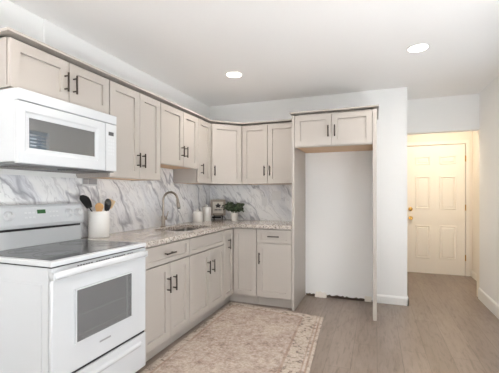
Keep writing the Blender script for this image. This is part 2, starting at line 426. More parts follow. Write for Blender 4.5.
# windows
def window(name, F, a0, a1, b0, b1, label):
    t = tag(bpy.data.objects.new(name, None), label, 'window', kind='structure'); C.objects.link(t)
    t.location = F.p(a0, b0, 0)
    fr = MB(); k = 0.05
    for (p, q, r, s) in ((a0, b0, a0 + k, b1), (a1 - k, b0, a1, b1), (a0 + k, b0, a1 - k, b0 + k), (a0 + k, b1 - k, a1 - k, b1), (a0 + k, (b0 + b1) / 2 - .02, a1 - k, (b0 + b1) / 2 + .02)):
        fr.fbox(F, p, q, -0.09, r, s, -0.04)
    link('window_frame', fr, 'trim', t)
    link('window_pane', MB().fbox(F, a0 + k, b0 + k, -0.068, a1 - k, b1 - k, -0.064), 'glass', t)
    cs = MB(); w = 0.06
    for (p, q, r, s) in ((a0 - w, b0 - w, a0, b1 + w), (a1, b0 - w, a1 + w, b1 + w), (a0, b1, a1, b1 + w), (a0, b0 - w, a1, b0)):
        cs.fbox(F, p, q, 0.0, r, s, 0.018)
    link('window_casing', cs, 'trim', t)
window('window_1', RIGHTF, WY0, WY1, WZ0, WZ1, 'window with white casing in the right wall, seen mirrored in the microwave glass')
REARF = Fr((0, YREAR, 0), (1, 0, 0), (0, 1, 0))
window('added_window_2', REARF, 0.45, 3.05, 0.2, 2.4, 'wide unseen window added in the wall facing the kitchen to light the room')  # added out of view, lets the rear fill into the room
window('added_window_3', RIGHTF, VY0, VY1, VZ0, VZ1, 'wide unseen window added in the right wall beside the viewer to light the room')  # added out of view, lets the right-hand fill in
t = thing('window_blind', (XR + 0.02, (WY0 + WY1) / 2, WZ1), 'white horizontal blind in the right wall window, seen mirrored in the microwave', 'blind')
link('head_rail', MB().box(XR + 0.003, WY0 + 0.01, WZ1 - 0.05, XR + 0.038, WY1 - 0.01, WZ1 - 0.002), 'blind', t)
mb = MB(); z = WZ1 - 0.09
while z > WZ0 + 0.45:
    for q in (0,):
        y0, y1 = WY0 + 0.015, WY1 - 0.015
        mb.hexa([(XR + 0.004, y0, z + 0.014), (XR + 0.004, y1, z + 0.014), (XR + 0.036, y1, z - 0.014), (XR + 0.036, y0, z - 0.014),
                 (XR + 0.004, y0, z + 0.017), (XR + 0.004, y1, z + 0.017), (XR + 0.036, y1, z - 0.011), (XR + 0.036, y0, z - 0.011)])
    z -= 0.05
link('slats', mb, 'blind', t)

# bare bottom of the wall inside the fridge recess
mb = MB(); x = 1.342; pts = []
while x < 2.112:
    pts.append((x, 0.028 + random.uniform(-0.007, 0.009))); x += 0.022
pts.append((2.114, 0.026))
mb.sweep([[(px, -0.001, 0.0), (px, -0.007, 0.0), (px, -0.005, hz), (px, -0.001, hz)] for px, hz in pts])
tag(link('trim_1', mb, 'bare'), 'ragged dark strip of bare wall base at the floor of the fridge recess', 'trim', kind='structure')
mb = MB(); pts = [(1.452, .03), (1.468, .062), (1.49, .054), (1.515, .068), (1.545, .052), (1.57, .06), (1.592, .04)]
mb.sweep([[(px, -0.008, 0.0), (px, -0.034 - .01 * (i % 2), 0.0), (px, -0.026, hz * .7), (px, -0.008, hz)] for i, (px, hz) in enumerate(pts)])
tag(link('plaster_fragment', mb, 'rubble'), 'broken white plaster lump at the wall foot in the empty fridge recess', 'plaster')
tag(link('baseboard_remnant', MB().box(2.03, -0.02, 0.001, 2.108, -0.008, 0.062), 'card', bevel=0.002), 'short leftover beige baseboard piece in the right corner of the fridge recess', 'baseboard')

# marble splashback
struct('trim_2', MB().box(0.0, -2.985, 0.86, 0.010, -0.010, 1.372).box(0.0, -1.598, 1.372, 0.010, -0.910, 1.526), 'marble', 'grey-veined white marble backsplash on the left wall', 'backsplash')
struct('trim_3', MB().box(0.0, -0.010, 0.9145, 1.304, 0.0, 1.372), 'marble', 'grey-veined white marble backsplash on the end wall', 'backsplash')
struct('trim_4', MB().box(0.010, -0.014, 0.9145, 0.014, -0.010, 1.37), 'trim', 'thin white corner strip joining the marble slabs', 'trim')

# ------------------------------------------------------------------ cabinets
UD0, UT = 0.308, 2.090                                  # carcass depth, top
def door(F, a0, b0, a1, b1, c0, parent, handle=None, hl=0.125, rail=0.058):
    d = link('door', MB().shaker(F, a0, b0, a1, b1, c0, rail=rail), 'cab', parent)
    if handle:
        h = link('handle', MB().pull(F, handle[0], handle[1], c0 + 0.019, hl), 'bronze', d, smooth=True)
        h['label'] = 'dark bronze bar pull'
    return d
def drawer(F, a0, b0, a1, b1, c0, parent, handle=True, name='drawer'):
    d = link(name, MB().shaker(F, a0, b0, a1, b1, c0, rail=0.045, railb=0.034, rec=0.010), 'cab', parent)
    if handle:
        h = link('handle', MB().pull(F, (a0 + a1) / 2, (b0 + b1) / 2, c0 + 0.019, 0.13, False), 'bronze', d, smooth=True)
        h['label'] = 'dark bronze bar pull'
    return d
GAP = 0.0025
def upper(F, a0, a1, b0, label, doors, hz=None, hl=0.118, name='upper_cabinet', inner=0.0):
    t = thing(name, F.p((a0 + a1) / 2, b0, 0.0), label, 'cabinet')
    link('body', MB().fbox(F, a0 + 0.001, b0 + 0.012, 0.002, a1 - 0.001, UT, UD0 - 0.008).fbox(F, a0 + 0.001, b0, 0.012, a0 + 0.018, b0 + 0.0118, UD0 - 0.020).fbox(F, a1 - 0.018, b0, 0.012, a1 - 0.001, b0 + 0.0118, UD0 - 0.020), 'cab', t)
    u = link('underside_panel', MB().fbox(F, a0 + 0.019, b0 + 0.004, 0.014, a1 - 0.019, b0 + 0.0118, UD0 - 0.004), 'cab_wood', t)
    u['label'] = 'unfinished tan plywood underside'
    link('bottom_rail', MB().fbox(F, a0 + 0.001, b0, UD0 - 0.019, a1 - 0.001, b0 + 0.0118, UD0), 'cab', t)
    for (d0, d1, hx) in doors:
        door(F, d0 + GAP, b0 + 0.002, d1 - GAP, UT - 0.004, UD0 + 0.001, t, (hx, hz) if hz else None, hl)
    return t
upper(LEFT, -2.954, -2.232, 1.822, 'short two-door cabinet above the microwave', [(-2.954, -2.579, -2.611), (-2.579, -2.232, -2.547)], 1.948, 0.118)
upper(LEFT, -2.228, -1.602, 1.376, 'tall two-door wall cabinet between the microwave and the shorter cabinet above the sink', [(-2.228, -1.890, -1.924), (-1.890, -1.602, -1.858)], 1.527)
upper(LEFT, -1.598, -0.910, 1.530, 'shorter two-door wall cabinet hung higher above the sink faucet', [(-1.598, -1.215, -1.249), (-1.215, -0.910, -1.181)], 1.678, 0.11)
upper(LEFT, -0.906, -0.602, 1.376, 'narrow single-door wall cabinet right of the cabinet above the sink', [(-0.906, -0.604, -0.845)], 1.532)
# diagonal corner cabinet
t = thing('corner_upper_cabinet', (0.2, -0.2, 1.376), 'angled single-door wall cabinet across the inner corner', 'cabinet')
poly = [(0.012, -0.012), (0.012, -0.598), (UD0, -0.598), (0.604, -UD0), (0.604, -0.012)]
link('body', MB().prism(poly, 1.376, UT), 'cab', t)
D0 = Vector((UD0 + 0.006, -0.598 + 0.001, 0)); DU = Vector((0.604 - UD0, -UD0 + 0.598, 0)); dl = DU.length; DU.normalize()
DG = Fr(D0, DU, Vector((DU.y, -DU.x, 0)))
door(DG, 0.020, 1.378, dl - 0.020, UT - 0.004, 0.002, t, (0.045, 1.530), 0.118)
upper(BACK, 0.609, 1.300, 1.376, 'two-door wall cabinet on the end wall next to the fridge recess', [(0.612, 0.940, 0.905), (0.940, 1.2995, 0.973)], 1.532)
# crown along the uppers
def crown(path, z0, h=0.034, out=0.020, depth=0.08):
    """path: outer-face points; the strip leans outwards to its top edge"""
    prof = [(-0.06, 0), (-0.06, h * 0.52), (out, h * 0.56), (out, h), (-depth, h), (-depth, 0)]
    pts = [Vector((p[0], p[1], 0)) for p in path]; rings = []
    for i, p in enumerate(pts):
        ns = []
        if i > 0: d = (p - pts[i - 1]).normalized(); ns.append(Vector((d.y, -d.x, 0)))
        if i < len(pts) - 1: d = (pts[i + 1] - p).normalized(); ns.append(Vector((d.y, -d.x, 0)))
        n = sum(ns, Vector()).normalized(); k = 1 / max(0.3, n.dot(ns[0]))
        rings.append([p + n * (c * k) + Z * (z0 + b) for c, b in prof])
    return MB().sweep(rings)
FX = UD0 + 0.020
cr = crown([(0.058, -2.954), (FX, -2.954), (FX, -0.606), (0.612, -FX), (1.286, -FX)], UT + 0.001)
tag(link('crown_moulding', cr, 'cab'), 'taupe crown strip along the tops of the wall cabinets, turning the corner', 'moulding')

# fridge enclosure
PX0, PX1, QX0, QX1, PY = 1.3055, 1.333, 2.124, 2.160, -0.628
tag(link('end_panel', MB().box(PX0, PY, 0.001, PX1, -0.003, 2.094), 'cab', bevel=0.0015), 'tall taupe panel between the base cabinets and fridge recess', 'cabinet panel')
tag(link('end_panel', MB().box(QX0, PY, 0.001, QX1, -0.003, 2.094), 'cab', bevel=0.0015), 'tall taupe panel between the fridge recess and white wall stub', 'cabinet panel')
t = thing('refrigerator_cabinet', (1.73, -0.3, 1.75), 'two-door cabinet bridging the top of the empty fridge recess', 'cabinet')
link('body', MB().box(PX1 + 0.001, PY + 0.021, 1.772, QX0 - 0.001, -0.003, 2.094), 'cab', t)
u = link('underside_panel', MB().box(PX1 + 0.003, PY + 0.045, 1.762, QX0 - 0.003, -0.003, 1.7715), 'cab_wood', t); u['label'] = 'unfinished tan plywood underside'
link('bottom_rail', MB().box(PX1 + 0.001, PY + 0.021, 1.750, QX0 - 0.001, PY + 0.040, 1.7715), 'cab', t)
F = Fr((0, PY + 0.020, 0), (1, 0, 0), (0, -1, 0))
door(F, PX1 + 0.004, 1.757, 1.7225, 2.086, 0.0, t, (1.691, 1.903), 0.118)
door(F, 1.7275, 1.757, QX0 - 0.004, 2.086, 0.0, t, (1.757, 1.903), 0.118)
link('crown', crown([(PX0, -0.02), (PX0, PY), (QX1, PY), (QX1, -0.02)], 2.0955, 0.032, 0.020, 0.08), 'cab', t)

# base cabinets
CB0 = 0.604                                             # carcass depth
def base_cabinet(F, a0, a1, label, dr, doors, hz=0.546, drawer_handle=True, name='base_cabinet', front='drawer'):
    t = thing(name, F.p((a0 + a1) / 2, 0.0, 0.0), label, 'cabinet')
    k = CB0 - 0.010
    mb = MB()
    if name == 'sink_base_cabinet':                      # open box, the basin hangs inside it
        for p in ((a0 + 0.001, 0.112, 0.012, a0 + 0.019, 0.8745, k), (a1 - 0.019, 0.112, 0.012, a1 - 0.001, 0.8745, k), (a0 + 0.019, 0.112, 0.012, a1 - 0.019, 0.13, k),
                  (a0 + 0.019, 0.13, 0.012, a1 - 0.019, 0.8745, 0.02), (a0 + 0.019, 0.13, k - 0.018, a1 - 0.019, 0.8745, k)): mb.fbox(F, *p)
    else: mb.fbox(F, a0 + 0.001, 0.112, 0.012, a1 - 0.001, 0.8745, k)
    link('body', mb, 'cab', t)
    link('toe_kick', MB().fbox(F, a0 + 0.001, 0.001, 0.45, a1 - 0.001, 0.1115, 0.545), 'cab', t)
    if dr: drawer(F, a0 + GAP, 0.717, a1 - GAP, 0.862, CB0 + 0.001, t, drawer_handle, front)
    for (d0, d1, hx) in doors:
        door(F, d0 + GAP, 0.116, d1 - GAP, 0.708 if dr else 0.862, CB0 + 0.001, t, (hx, hz) if hx is not None else None, 0.125)
    return t
base_cabinet(LEFT, -2.243, -1.600, 'two-door base cabinet with one drawer, right beside the range', True, [(-2.243, -1.896, -1.936), (-1.896, -1.600, -1.852)])
base_cabinet(LEFT, -1.596, -0.868, 'two-door base cabinet under the sink with a plain false drawer front', True, [(-1.596, -1.213, -1.261), (-1.213, -0.868, -1.165)], drawer_handle=False, front='false_front', name='sink_base_cabinet')
# corner base cabinet
t = thing('corner_base_cabinet', (0.3, -0.3, 0.0), 'corner base cabinet with two tall doors meeting at the inner corner', 'cabinet')
L = [(0.012, -0.012), (0.012, -0.865), (CB0 - 0.01, -0.865), (CB0 - 0.01, -CB0 + 0.01), (0.903, -CB0 + 0.01), (0.903, -0.012)]
link('body', MB().prism(L, 0.112, 0.8745), 'cab', t)
link('toe_kick', MB().prism([(0.02, -0.02), (0.02, -0.865), (0.545, -0.865), (0.545, -0.545), (0.903, -0.545), (0.903, -0.02)], 0.001, 0.1115), 'cab', t)
door(LEFT, -0.866 + GAP, 0.116, -CB0 - 0.024, 0.862, CB0 + 0.001, t, (-0.773, 0.706), 0.115, 0.05)
door(BACK, CB0 + 0.024, 0.116, 0.903 - GAP, 0.862, CB0 + 0.001, t, None, rail=0.055)
base_cabinet(BACK, 0.907, 1.3045, 'single-door base cabinet with one drawer, left of the fridge recess', True, [(0.907, 1.3045, 0.944)], hz=0.545)

# worktop with the sink cut-out
SX0, SX1, SY0, SY1 = 0.165, 0.535, -1.51, -0.92
CD = 0.646
def worktop():
    bm = bmesh.new(); z0, z1 = 0.8755, 0.914
    outer = [(0.011, -2.245), (CD, -2.245), (CD, -CD), (1.304, -CD), (1.304, -0.011), (0.011, -0.011)]
    r = 0.028; hole = []
    for cx, cy, q in ((SX1 - r, SY1 - r, 0), (SX0 + r, SY1 - r, 1), (SX0 + r, SY0 + r, 2), (SX1 - r, SY0 + r, 3)):
        for k in range(6):
            t = (q + k / 5) * math.pi / 2; hole.append((cx + r * math.cos(t), cy + r * math.sin(t)))
    es = []; 
    loops = []
    for poly in (outer, hole):
        v = [bm.verts.new((p[0], p[1], z1)) for p in poly]; loops.append(v)
        es += [bm.edges.new((v[i], v[(i + 1) % len(v)])) for i in range(len(v))]
    bmesh.ops.triangle_fill(bm, edges=es, use_beauty=True)
    top = list(bm.faces)
    ret = bmesh.ops.extrude_face_region(bm, geom=top)
    nv = [g for g in ret['geom'] if isinstance(g, bmesh.types.BMVert)]
    bmesh.ops.translate(bm, verts=nv, vec=(0, 0, z0 - z1))
    mb = MB(); mb.bm.free(); mb.bm = bm
    return mb
tag(link('countertop', worktop(), 'granite', bevel=0.003), 'speckled beige granite L-shaped countertop around the sink corner', 'countertop')

# ------------------------------------------------------------------ sink and faucet
t = thing('kitchen_sink', ((SX0 + SX1) / 2, (SY0 + SY1) / 2, 0.70), 'stainless steel undermount sink sunk in the granite', 'sink')
bm = MB()
def rrect(i, z, r):
    o = []
    for cx, cy, q in ((SX1 + i - r, SY1 + i - r, 0), (SX0 - i + r, SY1 + i - r, 1), (SX0 - i + r, SY0 - i + r, 2), (SX1 + i - r, SY0 - i + r, 3)):
        for k in range(6):
            a = (q + k / 5) * math.pi / 2; o.append((cx + r * math.cos(a), cy + r * math.sin(a), z))
    return o
bm.sweep([rrect(0.02, 0.8748, 0.033), rrect(0.004, 0.8748, 0.033), rrect(0.0, 0.86, 0.033), rrect(-0.012, 0.72, 0.033), rrect(-0.03, 0.702, 0.033)], cap=False)
v = [bm.bm.verts.new(p) for p in rrect(-0.03, 0.702, 0.033)]; bm.bm.faces.new(v)
bmesh.ops.remove_doubles(bm.bm, verts=bm.bm.verts, dist=1e-5)
b = link('basin', bm, 'steel', t, smooth=True)
link('drain', MB().lathe((0.33, -1.2, 0.7025), [(0, 0), (0.042, 0), (0.042, 0.003), (0.03, 0.002), (0, 0.001)], 24), 'nickel', t, smooth=True)

t = thing('faucet', (0.088, -1.215, 0.914), 'brushed nickel gooseneck kitchen faucet standing behind the sink', 'faucet')
fx, fy = 0.088, -1.215
link('base', MB().lathe((fx, fy, 0.9145), [(0, 0), (0.029, 0), (0.029, 0.008), (0.021, 0.014), (0.021, 0.105), (0.016, 0.115), (0, 0.116)], 28), 'nickel', t, smooth=True)
R = 0.083; path = [(fx, fy, 1.02), (fx, fy, 1.10), (fx, fy, 1.185)]
for k in range(1, 17):
    a = math.pi - k / 16 * math.pi * 0.96
    path.append((fx + R + R * math.cos(a), fy + 0.01 * k / 16, 1.19 + R * math.sin(a)))
link('spout', MB().tube(path, 0.0115, 16), 'nickel', t, smooth=True)
e = Vector(path[-1]); dr_ = Vector((0.012, 0.004, -0.08)).normalized()
link('spray_head', MB().lathe(e - dr_ * 0.004, [(0, 0), (0.0135, 0), (0.0145, 0.03), (0.018, 0.05), (0.0185, 0.086), (0.016, 0.090), (0, 0.090)], 24, dr_), 'nickel', t, smooth=True)
link('nozzle', MB().lathe(e + dr_ * 0.0865, [(0, 0), (0.0150, 0), (0.0142, 0.012), (0, 0.012)], 20, dr_), 'black_metal', t, smooth=True)
link('lever', MB().tube([(fx, fy + 0.018, 0.995), (fx + 0.005, fy + 0.05, 0.997)], 0.013, 14).tube([(fx + 0.005, fy + 0.043, 0.997), (fx + 0.012, fy + 0.052, 1.03), (fx + 0.02, fy + 0.060, 1.075)], [0.007, 0.006, 0.005], 10), 'nickel', t, smooth=True)

# ------------------------------------------------------------------ range
RX, RY0, RY1 = 0.640, -2.985, -2.249
t = thing('electric_range', (0.33, (RY0 + RY1) / 2, 0.0), 'white freestanding electric range with a dark glass cooktop', 'range')
link('body', MB().box(0.03, RY0 + 0.004, 0.055, RX, RY1 - 0.004, 0.884), 'white_enamel', t, bevel=0.004)
link('plinth', MB().box(0.08, RY0 + 0.03, 0.001, RX - 0.06, RY1 - 0.03, 0.0548), 'dark', t)
# side embossing
link('side_panel', MB().box(0.10, RY0 + 0.001, 0.10, RX - 0.04, RY0 + 0.0038, 0.80), 'white_enamel', t, bevel=0.001)
ct = link('cooktop', MB().box(0.03, RY0, 0.890, 0.668, RY1, 0.916), 'white_enamel', t, bevel=0.006)
link('cooktop_gap_shade', MB().box(0.03, RY0 + 0.006, 0.8842, 0.655, RY1 - 0.006, 0.8898), 'dark', t)  # dark strip stands for the shaded gap under the cooktop
link('cooktop_glass', MB().box(0.105, RY0 + 0.035, 0.9162, 0.625, RY1 - 0.035, 0.9185), 'black_glass', ct)
for (bx, by, br_) in ((0.47, -2.80, 0.105), (0.47, -2.43, 0.08), (0.23, -2.80, 0.08), (0.23, -2.43, 0.105)):
    mb = MB()
    for rr in (br_, br_ * 0.6):
        mb.sweep([[(bx + q * math.cos(a), by + q * math.sin(a), zz) for q, zz in ((rr, 0.9186), (rr - 0.003, 0.9186), (rr - 0.003, 0.9189), (rr, 0.9189))] for a in [2 * math.pi * k / 48 for k in range(48)]], closed=True)
    link('burner_ring', mb, 'burner', ct)
# backguard
BG = MB()
prof = [(0.014, 0.917), (0.085, 0.917), (0.085, 1.022), (0.014, 1.022)]
BG.sweep([[(px, y, pz) for px, pz in prof] for y in (RY0 + 0.006, RY1 - 0.006)])
link('backguard_riser', BG, 'white_enamel', t, bevel=0.003)
link('backguard_slot', MB().box(0.014, RY0 + 0.012, 1.0222, 0.080, RY1 - 0.012, 1.0368), 'dark', t)
BG = MB()
prof = [(0.014, 1.037), (0.100, 1.037), (0.106, 1.060), (0.086, 1.168), (0.074, 1.182), (0.014, 1.182)]
BG.sweep([[(px, y, pz) for px, pz in prof] for y in (RY0 + 0.002, RY1 - 0.002)])
bgd = link('backguard', BG, 'white_enamel', t, bevel=0.005)
nrm = Vector((0.108, 0, 0.020)).normalized()
def on_guard(y, z): return Vector((0.106 + (z - 1.060) * (0.086 - 0.106) / 0.108, y, z))
for ky in (-2.905, -2.800, -2.375, -2.300):
    p = on_guard(ky, 1.118)
    k = link('knob', MB().lathe(p + nrm * 0.0005, [(0, 0), (0.030, 0), (0.029, 0.006), (0.023, 0.010), (0.021, 0.026), (0.018, 0.029), (0, 0.029)], 28, nrm), 'white_plastic', bgd, smooth=True)
    link('pointer', MB().tube([p + nrm * 0.0300 + Vector((0, 0, 0.004)), p + nrm * 0.0300 + Vector((-0.002, 0, 0.018))], 0.0015, 6), 'grey_plastic', k)
up = Vector((-0.020, 0, 0.108)).normalized()
GF = lambda y, s, c: on_guard(y, 1.12) + up * s + nrm * c
def guard_box(y0, s0, y1, s1, c0, c1):
    return MB().hexa([GF(y, s, c) for s in (s0, s1) for y, c in ((y0, c0), (y0, c1), (y1, c1), (y1, c0))])
link('display', guard_box(-2.615, 0.004, -2.557, 0.030, 0.0005, 0.003), 'display', bgd)
for k in range(6):
    for r_ in range(2):
        y = (-2.70 + 0.026 * k) if k < 3 else (-2.53 + 0.026 * (k - 3))
        link('touch_button', guard_box(y, -0.022 + r_ * 0.030, y + 0.016, -0.012 + r_ * 0.030, 0.0003, 0.0015), mat('button_print', srgb(214, 216, 218), 0.4) if k == r_ == 0 else bpy.data.materials['button_print'], bgd)
# oven door
OD = MB().box(RX + 0.003, RY0 + 0.004, 0.318, RX + 0.024, RY1 - 0.004, 0.846)
od = link('oven_door', OD, 'white_enamel', t, bevel=0.006)
RF = Fr((RX + 0.0245, 0, 0), (0, 1, 0), (1, 0, 0))
ow = link('oven_window', MB().fbox(RF, -2.838, 0.468, 0.0082, -2.412, 0.742, 0.0102), 'oven_glass', od)
link('oven_interior', MB().fbox(RF, -2.836, 0.470, 0.0002, -2.414, 0.740, 0.0012), 'oven_inside', od)
mb = MB()
for (p, q, u_, v_) in ((-2.846, 0.460, -2.838, 0.750), (-2.412, 0.460, -2.404, 0.750), (-2.838, 0.742, -2.412, 0.750), (-2.838, 0.460, -2.412, 0.468)): mb.fbox(RF, p, q, 0.0002, u_, v_, 0.0106)
link('window_rim', mb, 'white_enamel', od)
for b in (0.500, 0.604):
    link('oven_rack', MB().tube([RF.p(-2.832, b, 0.004), RF.p(-2.452, b, 0.004)], 0.0022, 8), 'white_plastic', od)
link('rack_guide', MB().fbox(RF, -2.452, 0.472, 0.0014, -2.440, 0.738, 0.005), 'white_plastic', od)
link('door_badge', MB().fbox(RF, -2.672, 0.398, 0.0, -2.585, 0.408, 0.0015), 'grey_plastic', od)
# full-width bowed handle
hp = []
for k in range(15):
    u = k / 14; y = RY0 + 0.012 + u * (RY1 - RY0 - 0.024)
    bow = 0.016 + 0.030 * min(1, math.sin(math.pi * u) * 3.0)
    hp.append((RX + 0.012 + bow, y, 0.842 + 0.012 * min(1, math.sin(math.pi * u) * 3)))
mb = MB(); rings = []
for p in hp:
    rings.append([(p[0] + 0.016 * math.cos(a), p[1], p[2] + 0.019 * math.sin(a)) for a in [2 * math.pi * k / 14 for k in range(14)]])
mb.sweep(rings)
for y in (RY0 + 0.004, RY1 - 0.034):
    mb.box(RX + 0.004, y, 0.824, RX + 0.040, y + 0.03, 0.862)
link('oven_handle', mb, 'white_enamel', od, smooth=True)
for k in range(24):
    y = RY0 + 0.16 + k * 0.0185
    if k % 7 == 6: continue
    link('vent_slot', MB().fbox(RF, y, 0.866, -0.0022, y + 0.011, 0.8715, -0.0012), 'dark', t)
link('top_rail', MB().box(RX + 0.001, RY0 + 0.006, 0.8475, RX + 0.022, RY1 - 0.006, 0.8835), 'white_enamel', t)
link('door_gap', MB().box(RX - 0.02, RY0 + 0.008, 0.3022, RX + 0.012, RY1 - 0.008, 0.3178), 'dark', t)
dw = link('storage_drawer', MB().box(RX + 0.003, RY0 + 0.004, 0.072, RX + 0.024, RY1 - 0.004, 0.302), 'white_enamel', t, bevel=0.005)
prof = [(0.024, 0.262), (0.036, 0.252), (0.036, 0.240), (0.024, 0.222)]
link('drawer_lip', MB().sweep([[(RX + c, y, b) for c, b in prof] for y in (RY0 + 0.03, RY1 - 0.06)]), 'white_enamel', dw, bevel=0.003)

# ------------------------------------------------------------------ over-the-range microwave
MX, MY0, MY1, MZ0, MZ1 = 0.372, -2.960, -2.237, 1.410, 1.8115
t = thing('microwave_oven', (0.2, (MY0 + MY1) / 2, MZ0), 'white over-the-range microwave mounted under the short cabinet', 'microwave')
link('body', MB().box(0.012, MY0 + 0.002, MZ0 + 0.012, MX, MY1 - 0.002, MZ1), 'white_enamel', t, bevel=0.004)
link('underside', MB().box(0.012, MY0 + 0.004, MZ0 - 0.004, MX + 0.006, MY1 - 0.004, MZ0 + 0.0115), 'vent', t, bevel=0.004)
for y0 in (-2.90, -2.52):
    mb = MB()
    for k in range(9): mb.box(0.06 + k * 0.025, y0, MZ0 - 0.0075, 0.074 + k * 0.025, y0 + 0.24, MZ0 - 0.0042)
    link('filter_grille', mb, 'steel', t)
link('task_lamp', MB().box(0.30, -2.64, MZ0 - 0.008, 0.36, -2.54, MZ0 - 0.0042), 'black_nylon', t)
MF = Fr((MX, 0, 0), (0, 1, 0), (1, 0, 0))
link('vent_strip', MB().fbox(MF, MY0 + 0.002, 1.748, 0.001, MY1 - 0.002, MZ1 - 0.002, 0.030), 'white_enamel', t, bevel=0.005)
dm = MB(); y0, y1, z0, z1 = MY0 + 0.002, -2.345, MZ0 + 0.004, 1.744
wy0, wy1, wz0, wz1 = -2.892, -2.440, 1.502, 1.662
P = lambda a, b, c: dm.bm.verts.new(MF.p(a, b, c))
rc = lambda A0, B0, A1, B1, c: [P(A0, B0, c), P(A1, B0, c), P(A1, B1, c), P(A0, B1, c)]
Rr = [rc(y0, z0, y1, z1, 0.001), rc(y0, z0, y1, z1, 0.024), rc(y0 + 0.004, z0 + 0.004, y1 - 0.004, z1 - 0.004, 0.028),
      rc(wy0 - 0.030, wz0 - 0.030, wy1 + 0.030, wz1 + 0.034, 0.028), rc(wy0 - 0.020, wz0 - 0.020, wy1 + 0.020, wz1 + 0.024, 0.023), rc(wy0, wz0, wy1, wz1, 0.021)]
for A, B in zip(Rr, Rr[1:]):
    for k in range(4): dm.bm.faces.new((A[k], A[(k + 1) % 4], B[(k + 1) % 4], B[k]))
dm.bm.faces.new(Rr[0][::-1]); dm.bm.faces.new(Rr[-1])
md_ = link('door', dm, 'white_enamel', t)
g_ = link('window', MB().fbox(MF, wy0 - 0.001, wz0 - 0.001, 0.0213, wy1 + 0.001, wz1 + 0.001, 0.0228), 'mw_glass', md_); g_['label'] = 'dark grey mirror-like door glass'
cp = link('control_panel', MB().fbox(MF, -2.342, MZ0 + 0.004, 0.001, MY1 - 0.002, 1.744, 0.028), 'white_plastic', t, bevel=0.004)
link('display', MB().fbox(MF, -2.318, 1.662, 0.0282, -2.270, 1.688, 0.0292), 'mw_display', cp)
for i in range(3):
    for j in range(5):
        a = -2.322 + i * 0.020; b = 1.636 - j * 0.024
        link('key_button', MB().fbox(MF, a, b - 0.014, 0.0282, a + 0.015, b, 0.0290), 'button_p' if False else bpy.data.materials['button_print'], cp)

# ------------------------------------------------------------------ things on the worktop
CT = 0.9145
cx, cy = 0.098, -2.098
t = thing('utensil_crock', (cx, cy, CT), 'white ceramic utensil crock on the counter beside the range', 'crock')
link('body', MB().lathe((cx, cy, CT), [(0, 0), (0.076, 0), (0.079, 0.004), (0.079, 0.200), (0.077, 0.203), (0.074, 0.200), (0.073, 0.010), (0, 0.008)], 40), 'ceramic', t, smooth=True)
def flat_head(mb, p, d, w, l, th, side, taper=0.8, shape='round'):
    d = Vector(d).normalized(); side = Vector(side); side = (side - d * side.dot(d)).normalized(); n = d.cross(side); rings = []
    for k in range(9):
        u = k / 8
        ww = w * (0.35 + 0.65 * math.sin(math.pi * min(1, u * 0.62 + 0.12))) if shape == 'round' else w * (0.3 + 0.7 * min(1, u * 3))
        if shape == 'round' and u > 0.8: ww *= max(0.3, 1 - (u - 0.8) * 3)
        c = Vector(p) + d * (l * u) + n * (0.008 * math.sin(math.pi * u))
        rings.append([c - side * ww / 2 - n * th / 2, c + side * ww / 2 - n * th / 2, c + side * ww / 2 + n * th / 2, c - side * ww / 2 + n * th / 2])
    mb.sweep(rings); return mb
VS = Vector((0.9375, 0.348, 0))
def utensil(name, foot, top, headlen, w, shape, m1, m2, label, cat, slots=False):
    foot, top = Vector(foot), Vector(top); d = (top - foot).normalized(); neck = top - d * headlen
    t = thing(name, foot, label, cat)
    link('handle', MB().tube([foot, neck + d * 0.01], 0.0055, 8), m1, t, smooth=True)
    h = MB(); flat_head(h, neck, d, w, headlen, 0.004, VS, shape=shape)
    hd = link('head', h, m2, t, bevel=0.001)
    return t
utensil('spatula', (cx + 0.020, cy + 0.060, CT + 0.015), (cx - 0.02, cy - 0.150, 1.243), 0.118, 0.076, 'round', 'black_nylon', 'black_nylon', 'black nylon spatula leaning out left of the white crock', 'spatula')
utensil('wooden_spoon', (cx + 0.035, cy - 0.030, CT + 0.015), (cx + 0.012, cy - 0.012, 1.182), 0.068, 0.066, 'round', 'spoon_wood', 'spoon_wood', 'tan wooden spoon upright at the middle of the white crock', 'spoon')
utensil('serving_spoon', (cx + 0.045, cy + 0.01, CT + 0.015), (cx + 0.035, cy + 0.060, 1.215), 0.098, 0.056, 'round', 'black_nylon', 'black_nylon', 'black nylon spoon standing right of centre in the white crock', 'spoon')
utensil('wooden_spatula', (cx - 0.056, cy - 0.008, CT + 0.015), (cx + 0.045, cy + 0.100, 1.205), 0.092, 0.056, 'flat', 'spoon_pale', 'spoon_pale', 'pale wooden spatula leaning to the right side of the crock', 'spatula')

def pillar(name, x, y, r, h, label):
    t = thing(name, (x, y, CT), label, 'canister')
    link('body', MB().lathe((x, y, CT), [(0, 0), (r - 0.003, 0), (r, 0.004), (r, h - 0.006), (r - 0.005, h), (0, h)], 32), 'ceramic', t, smooth=True)
    link('lid', MB().lathe((x, y, CT + h + 0.0004), [(0, 0), (r - 0.003, 0), (r - 0.002, 0.006), (r * 0.55, 0.013), (0.010, 0.016), (0.009, 0.021), (0.013, 0.027), (0.009, 0.034), (0, 0.035)], 32), 'ceramic', t, smooth=True)
pillar('canister', 0.103, -0.510, 0.059, 0.120, 'shorter white lidded canister near the sink')
pillar('canister', 0.130, -0.332, 0.059, 0.170, 'taller white lidded canister beside the small wooden frame')

